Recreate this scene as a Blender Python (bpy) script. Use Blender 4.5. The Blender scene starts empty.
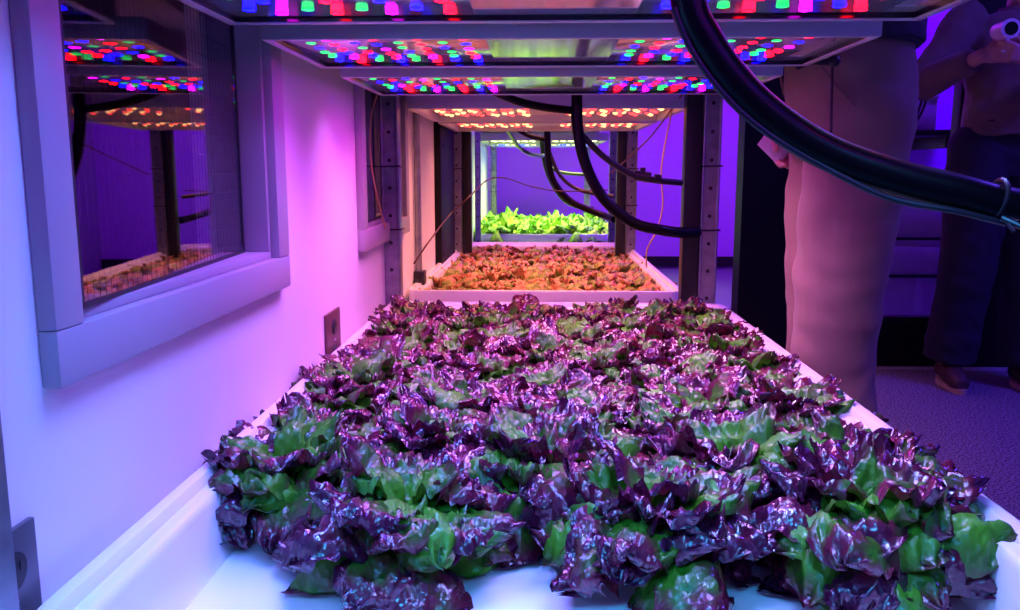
import bpy, bmesh, math, random
from mathutils import Vector, Matrix, noise, Quaternion
random.seed(7)
sc = bpy.context.scene
COL = sc.collection
R = math.radians
PI = math.pi

# ------------------------------------------------------------------ materials
def mat(name, color=(.5,.5,.5), rough=.5, metal=0., spec=.5, emit=None, estr=0., coat=0., bump=None, var=None, trans=0., sheen=0.):
    m = bpy.data.materials.new(name); m.use_nodes = True
    nt = m.node_tree; b = nt.nodes['Principled BSDF']
    b.inputs['Base Color'].default_value = (*color, 1)
    b.inputs['Roughness'].default_value = rough
    b.inputs['Metallic'].default_value = metal
    b.inputs['Specular IOR Level'].default_value = spec
    b.inputs['Coat Weight'].default_value = coat
    b.inputs['Coat Roughness'].default_value = .12
    b.inputs['Transmission Weight'].default_value = trans
    b.inputs['Sheen Weight'].default_value = sheen
    if emit:
        b.inputs['Emission Color'].default_value = (*emit, 1)
        b.inputs['Emission Strength'].default_value = estr
    if var:      # (scale, other colour, low, high): a procedural variation of the surface's own colour
        tc = nt.nodes.new('ShaderNodeTexCoord'); n = nt.nodes.new('ShaderNodeTexNoise')
        n.inputs['Scale'].default_value = var[0]; n.inputs['Detail'].default_value = 4
        nt.links.new(tc.outputs['Object'], n.inputs['Vector'])
        r = nt.nodes.new('ShaderNodeValToRGB')
        r.color_ramp.elements[0].position = var[2]; r.color_ramp.elements[0].color = (*color, 1)
        r.color_ramp.elements[1].position = var[3]; r.color_ramp.elements[1].color = (*var[1], 1)
        nt.links.new(n.outputs['Fac'], r.inputs['Fac']); nt.links.new(r.outputs['Color'], b.inputs['Base Color'])
    if bump:     # (scale, strength, distance)
        tc = nt.nodes.new('ShaderNodeTexCoord'); n = nt.nodes.new('ShaderNodeTexNoise')
        n.inputs['Scale'].default_value = bump[0]; n.inputs['Detail'].default_value = 3
        nt.links.new(tc.outputs['Object'], n.inputs['Vector'])
        bp = nt.nodes.new('ShaderNodeBump'); bp.inputs['Strength'].default_value = bump[1]
        bp.inputs['Distance'].default_value = bump[2]
        nt.links.new(n.outputs['Fac'], bp.inputs['Height']); nt.links.new(bp.outputs['Normal'], b.inputs['Normal'])
    return m

def leaf_mat(name, green, green2, dark, dark2, bias, rough=.3, coat=.5):
    """mixes green (leaf heart, midrib) with the anthocyanin colour (blade and margin) by the 'tint' attribute"""
    m = bpy.data.materials.new(name); m.use_nodes = True
    nt = m.node_tree; b = nt.nodes['Principled BSDF']; N = nt.nodes.new; L = nt.links.new
    at = N('ShaderNodeAttribute'); at.attribute_name = 'tint'
    tc = N('ShaderNodeTexCoord')
    n = N('ShaderNodeTexNoise'); n.inputs['Scale'].default_value = 22; n.inputs['Detail'].default_value = 3
    L(tc.outputs['Object'], n.inputs['Vector'])
    oi = N('ShaderNodeObjectInfo')
    a1 = N('ShaderNodeMath'); a1.operation = 'MULTIPLY_ADD'; L(n.outputs['Fac'], a1.inputs[0]); a1.inputs[1].default_value = .9; L(at.outputs['Fac'], a1.inputs[2])
    a3 = N('ShaderNodeMath'); a3.operation = 'MULTIPLY_ADD'; L(oi.outputs['Random'], a3.inputs[0]); a3.inputs[1].default_value = .16; L(a1.outputs[0], a3.inputs[2])
    a2 = N('ShaderNodeMath'); a2.operation = 'SUBTRACT'; L(a3.outputs[0], a2.inputs[0]); a2.inputs[1].default_value = .53 + bias
    r = N('ShaderNodeValToRGB'); e = r.color_ramp.elements
    e[0].position = .2; e[0].color = (*green2, 1); e[1].position = .8; e[1].color = (*dark, 1)
    x = e.new(.42); x.color = (*green, 1); x = e.new(.58); x.color = (*dark2, 1)
    L(a2.outputs[0], r.inputs['Fac']); L(r.outputs['Color'], b.inputs['Base Color'])
    b.inputs['Roughness'].default_value = rough
    b.inputs['Coat Weight'].default_value = coat; b.inputs['Coat Roughness'].default_value = .16
    cr = N('ShaderNodeMapRange'); L(a2.outputs[0], cr.inputs['Value'])
    cr.inputs['From Min'].default_value = .35; cr.inputs['From Max'].default_value = .65; cr.inputs['To Min'].default_value = coat*.22; cr.inputs['To Max'].default_value = coat
    L(cr.outputs['Result'], b.inputs['Coat Weight'])
    rr = N('ShaderNodeMapRange'); L(a2.outputs[0], rr.inputs['Value'])
    rr.inputs['From Min'].default_value = .35; rr.inputs['From Max'].default_value = .65; rr.inputs['To Min'].default_value = rough+.2; rr.inputs['To Max'].default_value = rough
    L(rr.outputs['Result'], b.inputs['Roughness'])
    n2 = N('ShaderNodeTexVoronoi'); n2.inputs['Scale'].default_value = 150
    L(tc.outputs['Object'], n2.inputs['Vector'])
    bp = N('ShaderNodeBump'); bp.inputs['Strength'].default_value = .42; bp.inputs['Distance'].default_value = .003
    L(n2.outputs['Distance'], bp.inputs['Height']); L(bp.outputs['Normal'], b.inputs['Normal']); L(bp.outputs['Normal'], b.inputs['Coat Normal'])
    tr = N('ShaderNodeBsdfTranslucent'); L(r.outputs['Color'], tr.inputs['Color'])
    mx = N('ShaderNodeMixShader'); mx.inputs[0].default_value = .18
    out = nt.nodes['Material Output']
    L(b.outputs[0], mx.inputs[1]); L(tr.outputs[0], mx.inputs[2]); L(mx.outputs[0], out.inputs['Surface'])
    return m

M = {}
M['wall'] = mat('wall_paint', (.80,.80,.80), .55, bump=(180,.15,.001))
M['casing'] = mat('window_casing_paint', (.36,.31,.36), .38, bump=(60,.1,.001))
M['back'] = mat('far_wall_lit_violet', (.55,.20,.80), .6, bump=(120,.1,.001))  # violet of the room light is put into the wall colour
M['ceil'] = mat('ceiling_paint', (.5,.5,.5), .8, bump=(120,.1,.001))
M['carpet'] = mat('carpet', (.05,.05,.08), .95, spec=.1, var=(150,(.34,.34,.42),.38,.62), bump=(420,.6,.004))
M['black'] = mat('black_powdercoat', (.008,.008,.010), .4, bump=(300,.08,.0005))
M['blackwall'] = mat('black_panel', (.004,.004,.006), .5, spec=.2, bump=(90,.05,.001))
M['galv'] = mat('galvanised_steel', (.25,.26,.29), .38, .80, var=(28,(.36,.37,.41),.35,.65), bump=(70,.1,.0006))
M['alu'] = mat('brushed_aluminium', (.60,.59,.62), .42, .55, bump=(200,.06,.0004))
M['plate'] = mat('polished_light_plate', (.80,.78,.82), .09, .62, bump=(9,.05,.002))
M['blackgloss'] = mat('black_gloss_trim', (.01,.01,.012), .12)
M['tray'] = mat('white_tray_plastic', (.82,.82,.83), .22, coat=.2, bump=(12,.06,.002))
M['raft'] = mat('white_foam_raft', (.84,.84,.84), .45, bump=(60,.12,.001))
M['water'] = mat('nutrient_water', (.03,.03,.03), .05)
M['hose'] = mat('black_rubber_hose', (.0015,.0015,.002), .35, spec=.14, coat=.12, bump=(16,.1,.002))
M['bundle'] = mat('dark_cable_sheath', (.018,.014,.02), .32)
M['wire_red'] = mat('dark_red_wire', (.07,.012,.016), .4)
M['wire_yel'] = mat('tan_wire', (.62,.42,.16), .4)
M['plateout'] = mat('grey_outlet_plate', (.13,.135,.15), .35, .4, bump=(150,.06,.0005))
M['brownout'] = mat('brown_outlet_plate', (.12,.05,.045), .4)
M['socket'] = mat('dark_socket_face', (.014,.014,.018), .35)
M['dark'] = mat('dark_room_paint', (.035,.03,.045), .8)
M['glass'] = mat('window_glass', (1,1,1), .0, trans=1.); M['glass'].node_tree.nodes['Principled BSDF'].inputs['IOR'].default_value = 1.5
M['gasket'] = mat('window_gasket', (.02,.02,.025), .5)
M['wiregrid'] = mat('wire_in_glass', (.006,.006,.008), .7, spec=.1)
M['khaki'] = mat('khaki_twill', (.24,.145,.11), .85, sheen=.1, var=(9,(.27,.165,.125),.3,.7), bump=(420,.35,.001))
M['navy'] = mat('dark_navy_cloth', (.014,.017,.034), .9, bump=(380,.3,.001))
M['shirt'] = mat('dark_shirt_cloth', (.03,.03,.045), .85, bump=(300,.3,.001))
M['jacket'] = mat('olive_jacket_cloth', (.15,.12,.10), .85, sheen=.1, bump=(300,.35,.001))
M['skin'] = mat('skin', (.52,.30,.22), .5, bump=(160,.12,.001)); M['skin'].node_tree.nodes['Principled BSDF'].inputs['Subsurface Weight'].default_value = .08
M['hair'] = mat('dark_hair', (.02,.014,.01), .55, bump=(220,.6,.003))
M['eye'] = mat('eye_white', (.7,.7,.7), .2)
M['shoe'] = mat('dark_shoe_leather', (.07,.04,.045), .5, bump=(120,.1,.001))
M['sole'] = mat('pale_shoe_sole', (.42,.32,.30), .6)
M['belt'] = mat('belt_leather', (.012,.012,.014), .4)
M['buckle'] = mat('steel_buckle', (.6,.6,.62), .25, 1)
M['paper'] = mat('white_paper', (.8,.8,.8), .7)
M['white'] = mat('white_lacquer', (.7,.7,.72), .35)
M['gadget'] = mat('pale_plastic', (.72,.72,.74), .3)
M['stem'] = mat('lettuce_stem', (.42,.5,.2), .5)
M['plug'] = mat('growing_plug_foam', (.03,.025,.02), .9, bump=(200,.5,.002))
M['leaf'] = leaf_mat('purple_green_lettuce_leaf', (.020,.135,.005), (.065,.31,.014), (.055,.005,.028), (.13,.013,.032), .085, .20, 1.0)
M['leaf2'] = leaf_mat('bronze_lettuce_leaf', (.13,.17,.02), (.30,.33,.05), (.44,.15,.06), (.62,.32,.14), .04, .4, .15)
M['leaf3'] = leaf_mat('green_lettuce_leaf', (.32,.58,.05), (.52,.68,.10), (.12,.34,.03), (.26,.55,.06), .0, .45, .1)
def led(name, c, s): return mat(name, (.02,.02,.02), .3, emit=c, estr=s)
M['led_r'] = led('red_led', (1,.0005,.004), 28); M['led_g'] = led('green_led', (.004,1,.16), 2.0); M['led_b'] = led('blue_led', (.0003,.0005,1), 46)
M['led_m'] = led('magenta_led', (.8,.001,.9), 18); M['led_w'] = led('warm_led', (1,.50,.18), 3.2); M['led_o'] = led('orange_red_led', (1,.05,.05), 3.2)
M['led_y'] = led('yellow_green_led', (.75,1,.3), 5); M['fill_v'] = led('violet_fill_face', (.28,.03,1), 4)  # the violet face belongs to the added ceiling fill lamps

# ------------------------------------------------------------------ mesh helpers
class MB:
    def __init__(s): s.v = []; s.f = []; s.m = []
    def add(s, vs, fs, mi=0):
        o = len(s.v); s.v += [tuple(v) for v in vs]
        s.f += [tuple(i+o for i in f) for f in fs]; s.m += [mi]*len(fs)
    def box(s, x0, x1, y0, y1, z0, z1, mi=0, b=0.):
        """box with (optionally) chamfered edges"""
        if b <= 0:
            vs = [(x,y,z) for z in (z0,z1) for y in (y0,y1) for x in (x0,x1)]
            s.add(vs, [(0,2,3,1),(4,5,7,6),(0,1,5,4),(2,6,7,3),(0,4,6,2),(1,3,7,5)], mi); return
        bm = bmesh.new(); bmesh.ops.create_cube(bm, size=1)
        for v in bm.verts: v.co = Vector(((x0+x1)/2+v.co.x*(x1-x0), (y0+y1)/2+v.co.y*(y1-y0), (z0+z1)/2+v.co.z*(z1-z0)))
        bmesh.ops.bevel(bm, geom=bm.edges[:], offset=b, segments=2, affect='EDGES', profile=.6)
        bm.verts.index_update(); s.add([v.co.copy() for v in bm.verts], [[v.index for v in f.verts] for f in bm.faces], mi); bm.free()
    def tube(s, pts, rad, n=12, mi=0, ell=None, caps=True, spline=0):
        """tube along points; rad a number or list; ell squashes the ring: list of (a, b)"""
        pts = [Vector(p) for p in pts]
        if not isinstance(rad, (list, tuple)): rad = [rad]*len(pts)
        rad = list(rad)
        if spline: pts, rad = spl(pts, rad, spline)
        k = len(pts); rings = []
        t0 = (pts[1]-pts[0]).normalized()
        up = Vector((0,0,1)) if abs(t0.z) < .9 else Vector((0,1,0))
        nrm = (up - t0*up.dot(t0)).normalized(); prev = t0
        for i, p in enumerate(pts):
            t = (pts[min(i+1,k-1)]-pts[max(i-1,0)]).normalized()
            q = prev.rotation_difference(t); nrm = q @ nrm; nrm = (nrm - t*nrm.dot(t)).normalized(); prev = t
            bn = t.cross(nrm); r = rad[i]
            rings.append([p + nrm*math.cos(2*PI*j/n)*r + bn*math.sin(2*PI*j/n)*r for j in range(n)])
        vs = [v for rg in rings for v in rg]
        fs = [(i*n+j, i*n+(j+1)%n, (i+1)*n+(j+1)%n, (i+1)*n+j) for i in range(k-1) for j in range(n)]
        if caps: fs += [tuple(reversed(range(n))), tuple((k-1)*n+j for j in range(n))]
        s.add(vs, fs, mi)
    def loft(s, secs, n=24, mi=0, caps=True):
        """secs: (x, y, z, rx, ry) horizontal ellipses stacked"""
        vs = [(x+rx*math.cos(2*PI*j/n), y+ry*math.sin(2*PI*j/n), z) for (x,y,z,rx,ry) in secs for j in range(n)]
        k = len(secs)
        fs = [(i*n+j, i*n+(j+1)%n, (i+1)*n+(j+1)%n, (i+1)*n+j) for i in range(k-1) for j in range(n)]
        if caps: fs += [tuple(reversed(range(n))), tuple((k-1)*n+j for j in range(n))]
        s.add(vs, fs, mi)
    def ball(s, c, r, mi=0, n=16, rot=None):
        if not isinstance(r, (tuple, list)): r = (r,r,r)
        c = Vector(c); m_ = n//2; vs = []
        for i in range(m_+1):
            a = PI*i/m_
            for j in range(n):
                b = 2*PI*j/n
                v = Vector((r[0]*math.sin(a)*math.cos(b), r[1]*math.sin(a)*math.sin(b), r[2]*math.cos(a)))
                if rot: v = rot @ v
                vs.append(c+v)
        fs = [(i*n+j, (i+1)*n+j, (i+1)*n+(j+1)%n, i*n+(j+1)%n) for i in range(m_) for j in range(n)]
        s.add(vs, fs, mi)
    def cyl(s, c, r, h, axis='z', n=20, mi=0, r2=None):
        c = Vector(c); r2 = r if r2 is None else r2; vs = []
        for rr, hh in ((r,-h/2),(r2,h/2)):
            for j in range(n):
                a = 2*PI*j/n; u, w = rr*math.cos(a), rr*math.sin(a)
                vs.append(c + Vector({'z':(u,w,hh),'x':(hh,u,w),'y':(w,hh,u)}[axis]))
        fs = [(j,(j+1)%n,n+(j+1)%n,n+j) for j in range(n)] + [tuple(reversed(range(n))), tuple(range(n,2*n))]
        s.add(vs, fs, mi)
    def mesh(s, name, mats, smooth=True, merge=False):
        me = bpy.data.meshes.new(name); me.from_pydata(s.v, [], s.f)
        for m in mats: me.materials.append(m)
        me.polygons.foreach_set('material_index', s.m)
        me.polygons.foreach_set('use_smooth', [bool(smooth)]*len(s.f))
        if merge:
            bm = bmesh.new(); bm.from_mesh(me); bmesh.ops.remove_doubles(bm, verts=bm.verts, dist=1e-5); bm.to_mesh(me); bm.free()
        if smooth: me.set_sharp_from_angle(angle=R(38))
        me.update(); return me
    def build(s, name, mats, parent=None, smooth=True, merge=False, **kw):
        if not isinstance(mats, (list, tuple)): mats = [mats]
        return link(name, s.mesh(name, mats, smooth, merge), parent, **kw)

def spl(pts, rad, m):
    P = []; Q = []; k = len(pts)
    for i in range(k-1):
        p0, p1, p2, p3 = pts[max(i-1,0)], pts[i], pts[i+1], pts[min(i+2,k-1)]
        for j in range(m):
            t = j/m
            P.append(.5*((2*p1)+(p2-p0)*t+(2*p0-5*p1+4*p2-p3)*t*t+(3*p1-p0-3*p2+p3)*t**3)); Q.append(rad[i]*(1-t)+rad[i+1]*t)
    P.append(pts[-1]); Q.append(rad[-1]); return P, Q

def link(name, data, parent=None, loc=None, label=None, cat=None, group=None, kind=None):
    o = bpy.data.objects.new(name, data); COL.objects.link(o)
    if parent: o.parent = parent
    if loc: o.location = loc
    if label: o['label'] = label
    if cat: o['category'] = cat
    if group: o['group'] = group
    if kind: o['kind'] = kind
    return o
def thing(name, label, cat, loc=(0,0,0), rz=0, group=None):
    o = link(name, None, None, loc, label, cat, group); o.rotation_euler.z = rz; o.empty_display_size = .05; return o
def struct(name, mb, m, smooth=False): return mb.build(name, m, smooth=smooth, kind='structure')
def sub(o, name, mb, m, **kw):
    """child mesh whose vertices are given in world coordinates"""
    c = mb.build(name, m, o, **kw)
    w = Vector(o.location); p = o.parent
    while p: w += Vector(p.location); p = p.parent
    c.data.transform(Matrix.Translation(-w)) if o.rotation_euler.z == 0 else None
    return c

# ------------------------------------------------------------------ the room
WX = -.44
W1 = (.706, 1.395, .66, 1.34); W2 = (2.0, 2.70, .66, 1.34)      # the two windows: y0, y1, z0, z1 outside the casing
def wall_with_holes(name, x, x2, ys, holes, m, z1=2.6):
    b = MB(); y = ys[0]
    for (a, c, d, e) in holes:
        b.box(x2, x, y, a, 0, z1); b.box(x2, x, a, c, 0, d); b.box(x2, x, a, c, e, z1); y = c
    b.box(x2, x, y, ys[1], 0, z1); return struct(name, b, m)
IN = [(a+.046, b_-.055, c+.052, d-.050) for (a,b_,c,d) in (W1, W2)]
wall_with_holes('wall_left', WX, WX-.12, (-1.2, 7.6), IN, M['wall'])
b = MB(); b.box(-2.2, 4.2, -1.2, 8.2, -.05, 0); struct('floor', b, M['carpet'])
b = MB(); b.box(-2.2, 4.2, -1.2, 8.2, 2.6, 2.65); struct('ceiling', b, M['ceil'])
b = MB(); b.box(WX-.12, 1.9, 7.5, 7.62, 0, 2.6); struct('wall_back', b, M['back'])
b = MB(); b.box(4.1, 4.2, -1.2, 8.2, 0, 2.6); struct('wall_right', b, M['wall'])
b = MB(); b.box(WX-.12, 4.2, -1.3, -1.2, 0, 2.6); struct('wall_front', b, M['wall'])
# chair rail and kick board of the far wall
b = MB(); b.box(WX, 1.9, 7.47, 7.5, .02, .11, b=.004); struct('baseboard_back', b, M['black'])
# black partition at the right with its glazed opening
b = MB(); PY = 3.64
OX0, OX1, OZ0, OZ1 = 1.16, 1.765, .215, 1.95
b.box(.855, OX0, PY, PY+.12, 0, 2.6); b.box(OX0, OX1, PY, PY+.12, 0, OZ0); b.box(OX0, OX1, PY, PY+.12, OZ1, 2.6); b.box(OX1, 4.1, PY, PY+.12, 0, 2.6)
pass
struct('wall_partition', b, M['blackwall'])
b = MB(); b.box(.875, 4.1, PY-.012, PY, 0, .012); struct('baseboard_partition', b, M['alu'])
w3 = thing('window_3', None, None); del_keys = [k for k in w3.keys()]; w3['kind'] = 'structure'
b = MB()
for (x0,x1,z0,z1) in ((OX0,OX0+.02,OZ0,OZ1),(OX1-.02,OX1,OZ0,OZ1),(OX0,OX1,OZ0,OZ0+.012),(OX0,OX1,OZ1-.02,OZ1)): b.box(x0,x1,PY+.02,PY+.09,z0,z1,b=.003)
b.build('window_frame', M['black'], w3)
b = MB(); b.box(OX0+.018, OX1-.018, PY+.05, PY+.056, OZ0+.01, OZ1-.018); b.build('glass_pane', M['glass'], w3, smooth=False)
# the lit room behind the opening
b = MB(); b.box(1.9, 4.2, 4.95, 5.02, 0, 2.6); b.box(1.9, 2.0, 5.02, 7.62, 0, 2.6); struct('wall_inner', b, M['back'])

# the two windows in the left wall
def window(idx, W, I):
    r = thing('window_%d' % idx, None, None, (WX, (W[0]+W[1])/2, (W[2]+W[3])/2)); r['kind'] = 'structure'
    y0,y1,z0,z1 = W; a0,a1,c0,c1 = I
    b = MB(); t = WX+.018
    b.box(WX, t, y0, y1, z0, c0, b=.003); b.box(WX, t, y0, y1, c1, z1, b=.003)
    b.box(WX, t, y0, a0, c0, c1, b=.003); b.box(WX, t, a1, y1, c0, c1, b=.003)
    sub(r, 'window_casing', b, M['casing'])
    b = MB(); s0, s1 = WX-.085, WX+.004; e = .011                    # stepped inner frame
    b.box(s0,s1,a0,a1,c0,c0+e,b=.002); b.box(s0,s1,a0,a1,c1-e,c1,b=.002); b.box(s0,s1,a0,a0+e,c0+e,c1-e,b=.002); b.box(s0,s1,a1-e,a1,c0+e,c1-e,b=.002)
    sub(r, 'window_frame', b, M['casing'])
    # the glazed leaf is swung slightly inward at its far side
    h = a1-a0-2*e; v = c1-c0-2*e
    g = thing('sash', None, None, (.010, a0+e+.002-(W[0]+W[1])/2, c0+e-(W[2]+W[3])/2)); g.parent = r; g.rotation_euler.z = R(4.4); h -= .006; e2 = .004
    for k_ in list(g.keys()): del g[k_]
    b = MB(); b.box(-.010,0,0,e2,0,v); b.box(-.010,0,h-e2,h,0,v); b.box(-.010,0,e2,h-e2,0,e2); b.box(-.010,0,e2,h-e2,v-e2,v)
    b.build('gasket', M['gasket'], g, smooth=False)
    b = MB(); b.box(-.008, -.002, e2, h-e2, e2, v-e2); b.build('glass_pane', M['glass'], g, smooth=False)
    b = MB(); x = -.0105; y = e2+.008
    while y < h-e2: b.tube([(x,y,e2),(x,y,v-e2)], .0003, 5); y += .0135
    z = e2+.012
    while z < v-e2: b.tube([(x,e2,z),(x,h-e2,z)], .0004, 5); z += .027
    b.build('wire_mesh', M['wiregrid'], g)
window(1, W1, IN[0]); window(2, W2, IN[1])
# dark room beyond the windows
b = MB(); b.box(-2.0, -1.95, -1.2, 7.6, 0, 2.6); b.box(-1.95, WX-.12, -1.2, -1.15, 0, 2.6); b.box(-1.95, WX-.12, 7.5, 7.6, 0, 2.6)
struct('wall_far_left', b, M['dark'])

# wall outlets and wall-mounted pieces
def outlet(loc, label, mp, w=.072, h=.115, cord=False):
    r = thing('wall_outlet', label, 'outlet', loc)
    b = MB(); b.box(0, .006, -w/2, w/2, -h/2, h/2, b=.0018); b.build('cover_plate', mp, r)
    for dz in (.024, -.030):
        b = MB(); b.cyl((.0065, 0, dz), .0165, .004, 'x', 24); b.cyl((.0075,0,dz), .0135, .004, 'x', 24)
        for dy in (-.006, .006): b.box(.0085, .0102, dy-.001, dy+.001, dz, dz+.007)
        b.build('socket', M['socket'], r)
    b = MB(); b.cyl((.0065,0,-.003), .003, .002, 'x', 12); b.build('screw', M['buckle'], r)
    return r
outlet((WX, .634, .50), 'grey metal wall outlet with dark round socket near the front post', M['plateout'])
o = thing('power_plug', 'black power plug in the front wall outlet beside the tray', 'plug', (WX+.0085, .634, .470))
b = MB(); b.box(0, .026, -.013, .013, -.014, .012, b=.004); b.build('plug_body', M['socket'], o)
b = MB(); b.tube([(.02,0,-.01),(.022,.004,-.03),(.012,.012,-.08),(.009,.014,-.2),(.009,.02,-.45)], .0035, 8, spline=5); b.build('cord', M['socket'], o)
outlet((WX, 1.722, .505), 'brown wall outlet partly hidden by lettuce below the light wall', M['brownout'], .115, .115)
b = MB(); b.box(WX, WX+.028, 3.48, 4.02, .02, 1.42, b=.004)
for z in (.5,.95): b.box(WX+.028, WX+.031, 3.52, 3.98, z, z+.012, b=.001)
b.build('wall_panel', M['blackwall'], label='tall black panel fixed to the white wall behind the middle tray', cat='panel')
p = thing('wall_pipe', 'slim dark blue pipe standing against the white wall beyond the post', 'pipe', (-.425, 2.9, .0))
b = MB(); b.tube([(0,0,.50),(0,0,1.75)], .0115, 14); b.build('pipe', M['galv'], p)
b = MB(); b.box(-.015,.022,-.03,.03,.455,.51,b=.004); b.cyl((.0,-.04,.478),.012,.03,'y'); b.cyl((.0,.04,.478),.012,.03,'y'); b.build('valve', M['socket'], p)

# ------------------------------------------------------------------ racks
def angle_post(x, y, sx, h=2.25, w=.05, t=.003, z0=0, holes=None):
    """slotted channel post: front web with holes between two flanges"""
    b = MB(); n = 0
    b.box(x-w/2, x+w/2, y, y+t, z0, h)                                   # web (faces the camera)
    b.box(x-w/2, x-w/2+t, y, y+.04, z0, h); b.box(x+w/2-t, x+w/2, y, y+.04, z0, h)
    b.tube([(x-w/2+.004,y,z0),(x-w/2+.004,y,h)], .004, 8); b.tube([(x+w/2-.004,y,z0),(x+w/2-.004,y,h)], .004, 8)
    return b
def post_holes(x, y, h):
    b = MB(); z = .12
    while z < h: b.cyl((x, y-.0006, z), .0052, .0016, 'y', 12); z += .0762
    return b
def rack(name, label, x0, x1, y0, y1, ztray, black_right=True, black_left=False, front=True):
    r = thing('grow_rack', label, 'rack', ((x0+x1)/2, (y0+y1)/2, 0), group=None)
    spots = [(x0+.014, y1, black_left, 1), (x1-.026, y1, black_right, -1)]
    if front: spots += [(x0+.013, y0, False, 1), (x1+.040, y0, False, -1)]
    for (x, y, bl, s) in spots:
        p = sub(r, 'post', angle_post(x, y, s, w=.05 if y == y1 or s < 0 else .034), M['galv'])
        sub(p, 'bolt_holes', post_holes(x, y, 2.2), M['black'])
        if bl:
            b = MB(); c = x + s*.050; b.box(c-.0225, c+.0225, y-.004, y+.045, 0, 2.25, b=.004); sub(r, 'cable_channel', b, M['black'])
        for zz in ((.69,.865) if y == y1 else ()):
            b = MB()
            q = [(x-.03,y-.004,zz),(x+.03,y-.004,zz+.001),(x+.03,y+.046,zz),(x-.03,y+.046,zz)]
            b.tube(q+[q[0]], .0022, 6); b.tube([(x-.03,y-.004,zz),(x-.036,y-.012,zz+.004)], .0016, 6); sub(p, 'cable_tie', b, M['black'])
    zb = ztray-.118
    for y in ((y0-.004 if front else y0+.03), y1-.04):
        b = MB(); b.box(x0-.004, x1+.004, y+.0, y+.034, zb-.04, zb, b=.003); sub(r, 'cross_beam', b, M['galv'])
        b = MB(); b.box(x0-.004, x1+.004, y+.0, y+.034, 1.095, 1.145, b=.003); sub(r, 'cross_beam', b, M['alu'])
    for x in (x0+.02, x1-.06):
        b = MB(); b.box(x, x+.03, y0+.035, y1-.045, zb-.036, zb-.002, b=.003); sub(r, 'side_rail', b, M['galv'])
        b = MB(); b.box(x, x+.03, y0+.035, y1-.045, 1.10, 1.14, b=.003); sub(r, 'side_rail', b, M['galv'])
    b = MB(); b.box(x0+.05, x1-.06, y0+.035, y1-.045, zb-.03, zb-.012); sub(r, 'shelf_deck', b, M['alu'], smooth=False)
    b = MB(); b.box(x0+.05, x1-.06, y0+.035, y1-.045, 1.12, 1.138); sub(r, 'shelf_deck', b, M['alu'], smooth=False)
    return r
rack('r1', 'near steel grow rack with galvanised posts holding the purple lettuce tray', -.435, .490, .556, 2.345, .49, black_right=True)
rack('r2', 'middle steel grow rack holding the orange lit lettuce tray', -.425, .461, 2.50, 4.10, .475, black_right=True, black_left=True, front=False)
rack('r3', 'far steel grow rack holding the bright green lettuce tray', -.405, .40, 5.22, 6.95, .455, black_right=False, front=True)

def rrect(x0,x1,y0,y1,r,n=8):
    out = []
    for (cx,cy,a) in ((x1-r,y1-r,0),(x0+r,y1-r,90),(x0+r,y0+r,180),(x1-r,y0+r,270)):
        for k in range(n+1):
            t = R(a+90*k/n); out.append((cx+r*math.cos(t), cy+r*math.sin(t)))
    return out
def tray(label, x0, x1, y0, y1, z):
    r = thing('grow_tray', label, 'tray', ((x0+x1)/2, (y0+y1)/2, z-.118))
    prof = [(.016,-.118),(.010,-.05),(.006,-.042),(0,-.040),(0,-.006),(.002,-.001),(.006,0),(.016,-.001),(.020,-.006),(.022,-.011),(.026,-.0125),(.033,-.012),(.038,-.015),(.041,-.022),(.047,-.085),(.052,-.101),(.058,-.106)]
    b = MB(); vs = []; k = len(prof)
    for (o_, dz) in prof:
        vs += [(x,y,z+dz) for (x,y) in rrect(x0+o_,x1-o_,y0+o_,y1-o_, max(.05-o_*.6,.012))]
    n = len(vs)//k
    fs = [(i*n+j, i*n+(j+1)%n, (i+1)*n+(j+1)%n, (i+1)*n+j) for i in range(k-1) for j in range(n)]
    fs += [tuple((k-1)*n+j for j in range(n)), tuple(reversed(range(n)))]
    b.add(vs, fs); sub(r, 'tray_shell', b, M['tray'])
    b = MB(); vs = []
    inner = [(.0495,-.1055),(.0495,-.0965),(.0515,-.0945),(.06,-.0945)]
    vs = [(x,y,z+dz) for (o_,dz) in inner for (x,y) in rrect(x0+o_,x1-o_,y0+o_,y1-o_,.02)]
    n = len(vs)//4
    b.add(vs, [(i*n+j, i*n+(j+1)%n, (i+1)*n+(j+1)%n, (i+1)*n+j) for i in range(3) for j in range(n)]+[tuple(3*n+j for j in range(n)), tuple(reversed(range(n)))])
    sub(r, 'growing_raft', b, M['raft'])
    return z-.0945
T1 = (-.422, .505, .598, 2.335, .49); T2 = (-.452, .476, 2.66, 4.62, .455); T3 = (-.46, .468, 5.42, 6.98, .44)
# widths are trimmed so that the trays sit inside the posts
rz1 = tray('long white plastic tray in front holding purple and green lettuce', *T1)
rz2 = tray('white tray behind the front one, filled with orange lit lettuce', -.432,.458,2.66,4.55,.475)
rz3 = tray('farthest white tray, filled with bright green lettuce', -.43,.45,5.42,6.90,.455)

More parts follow.
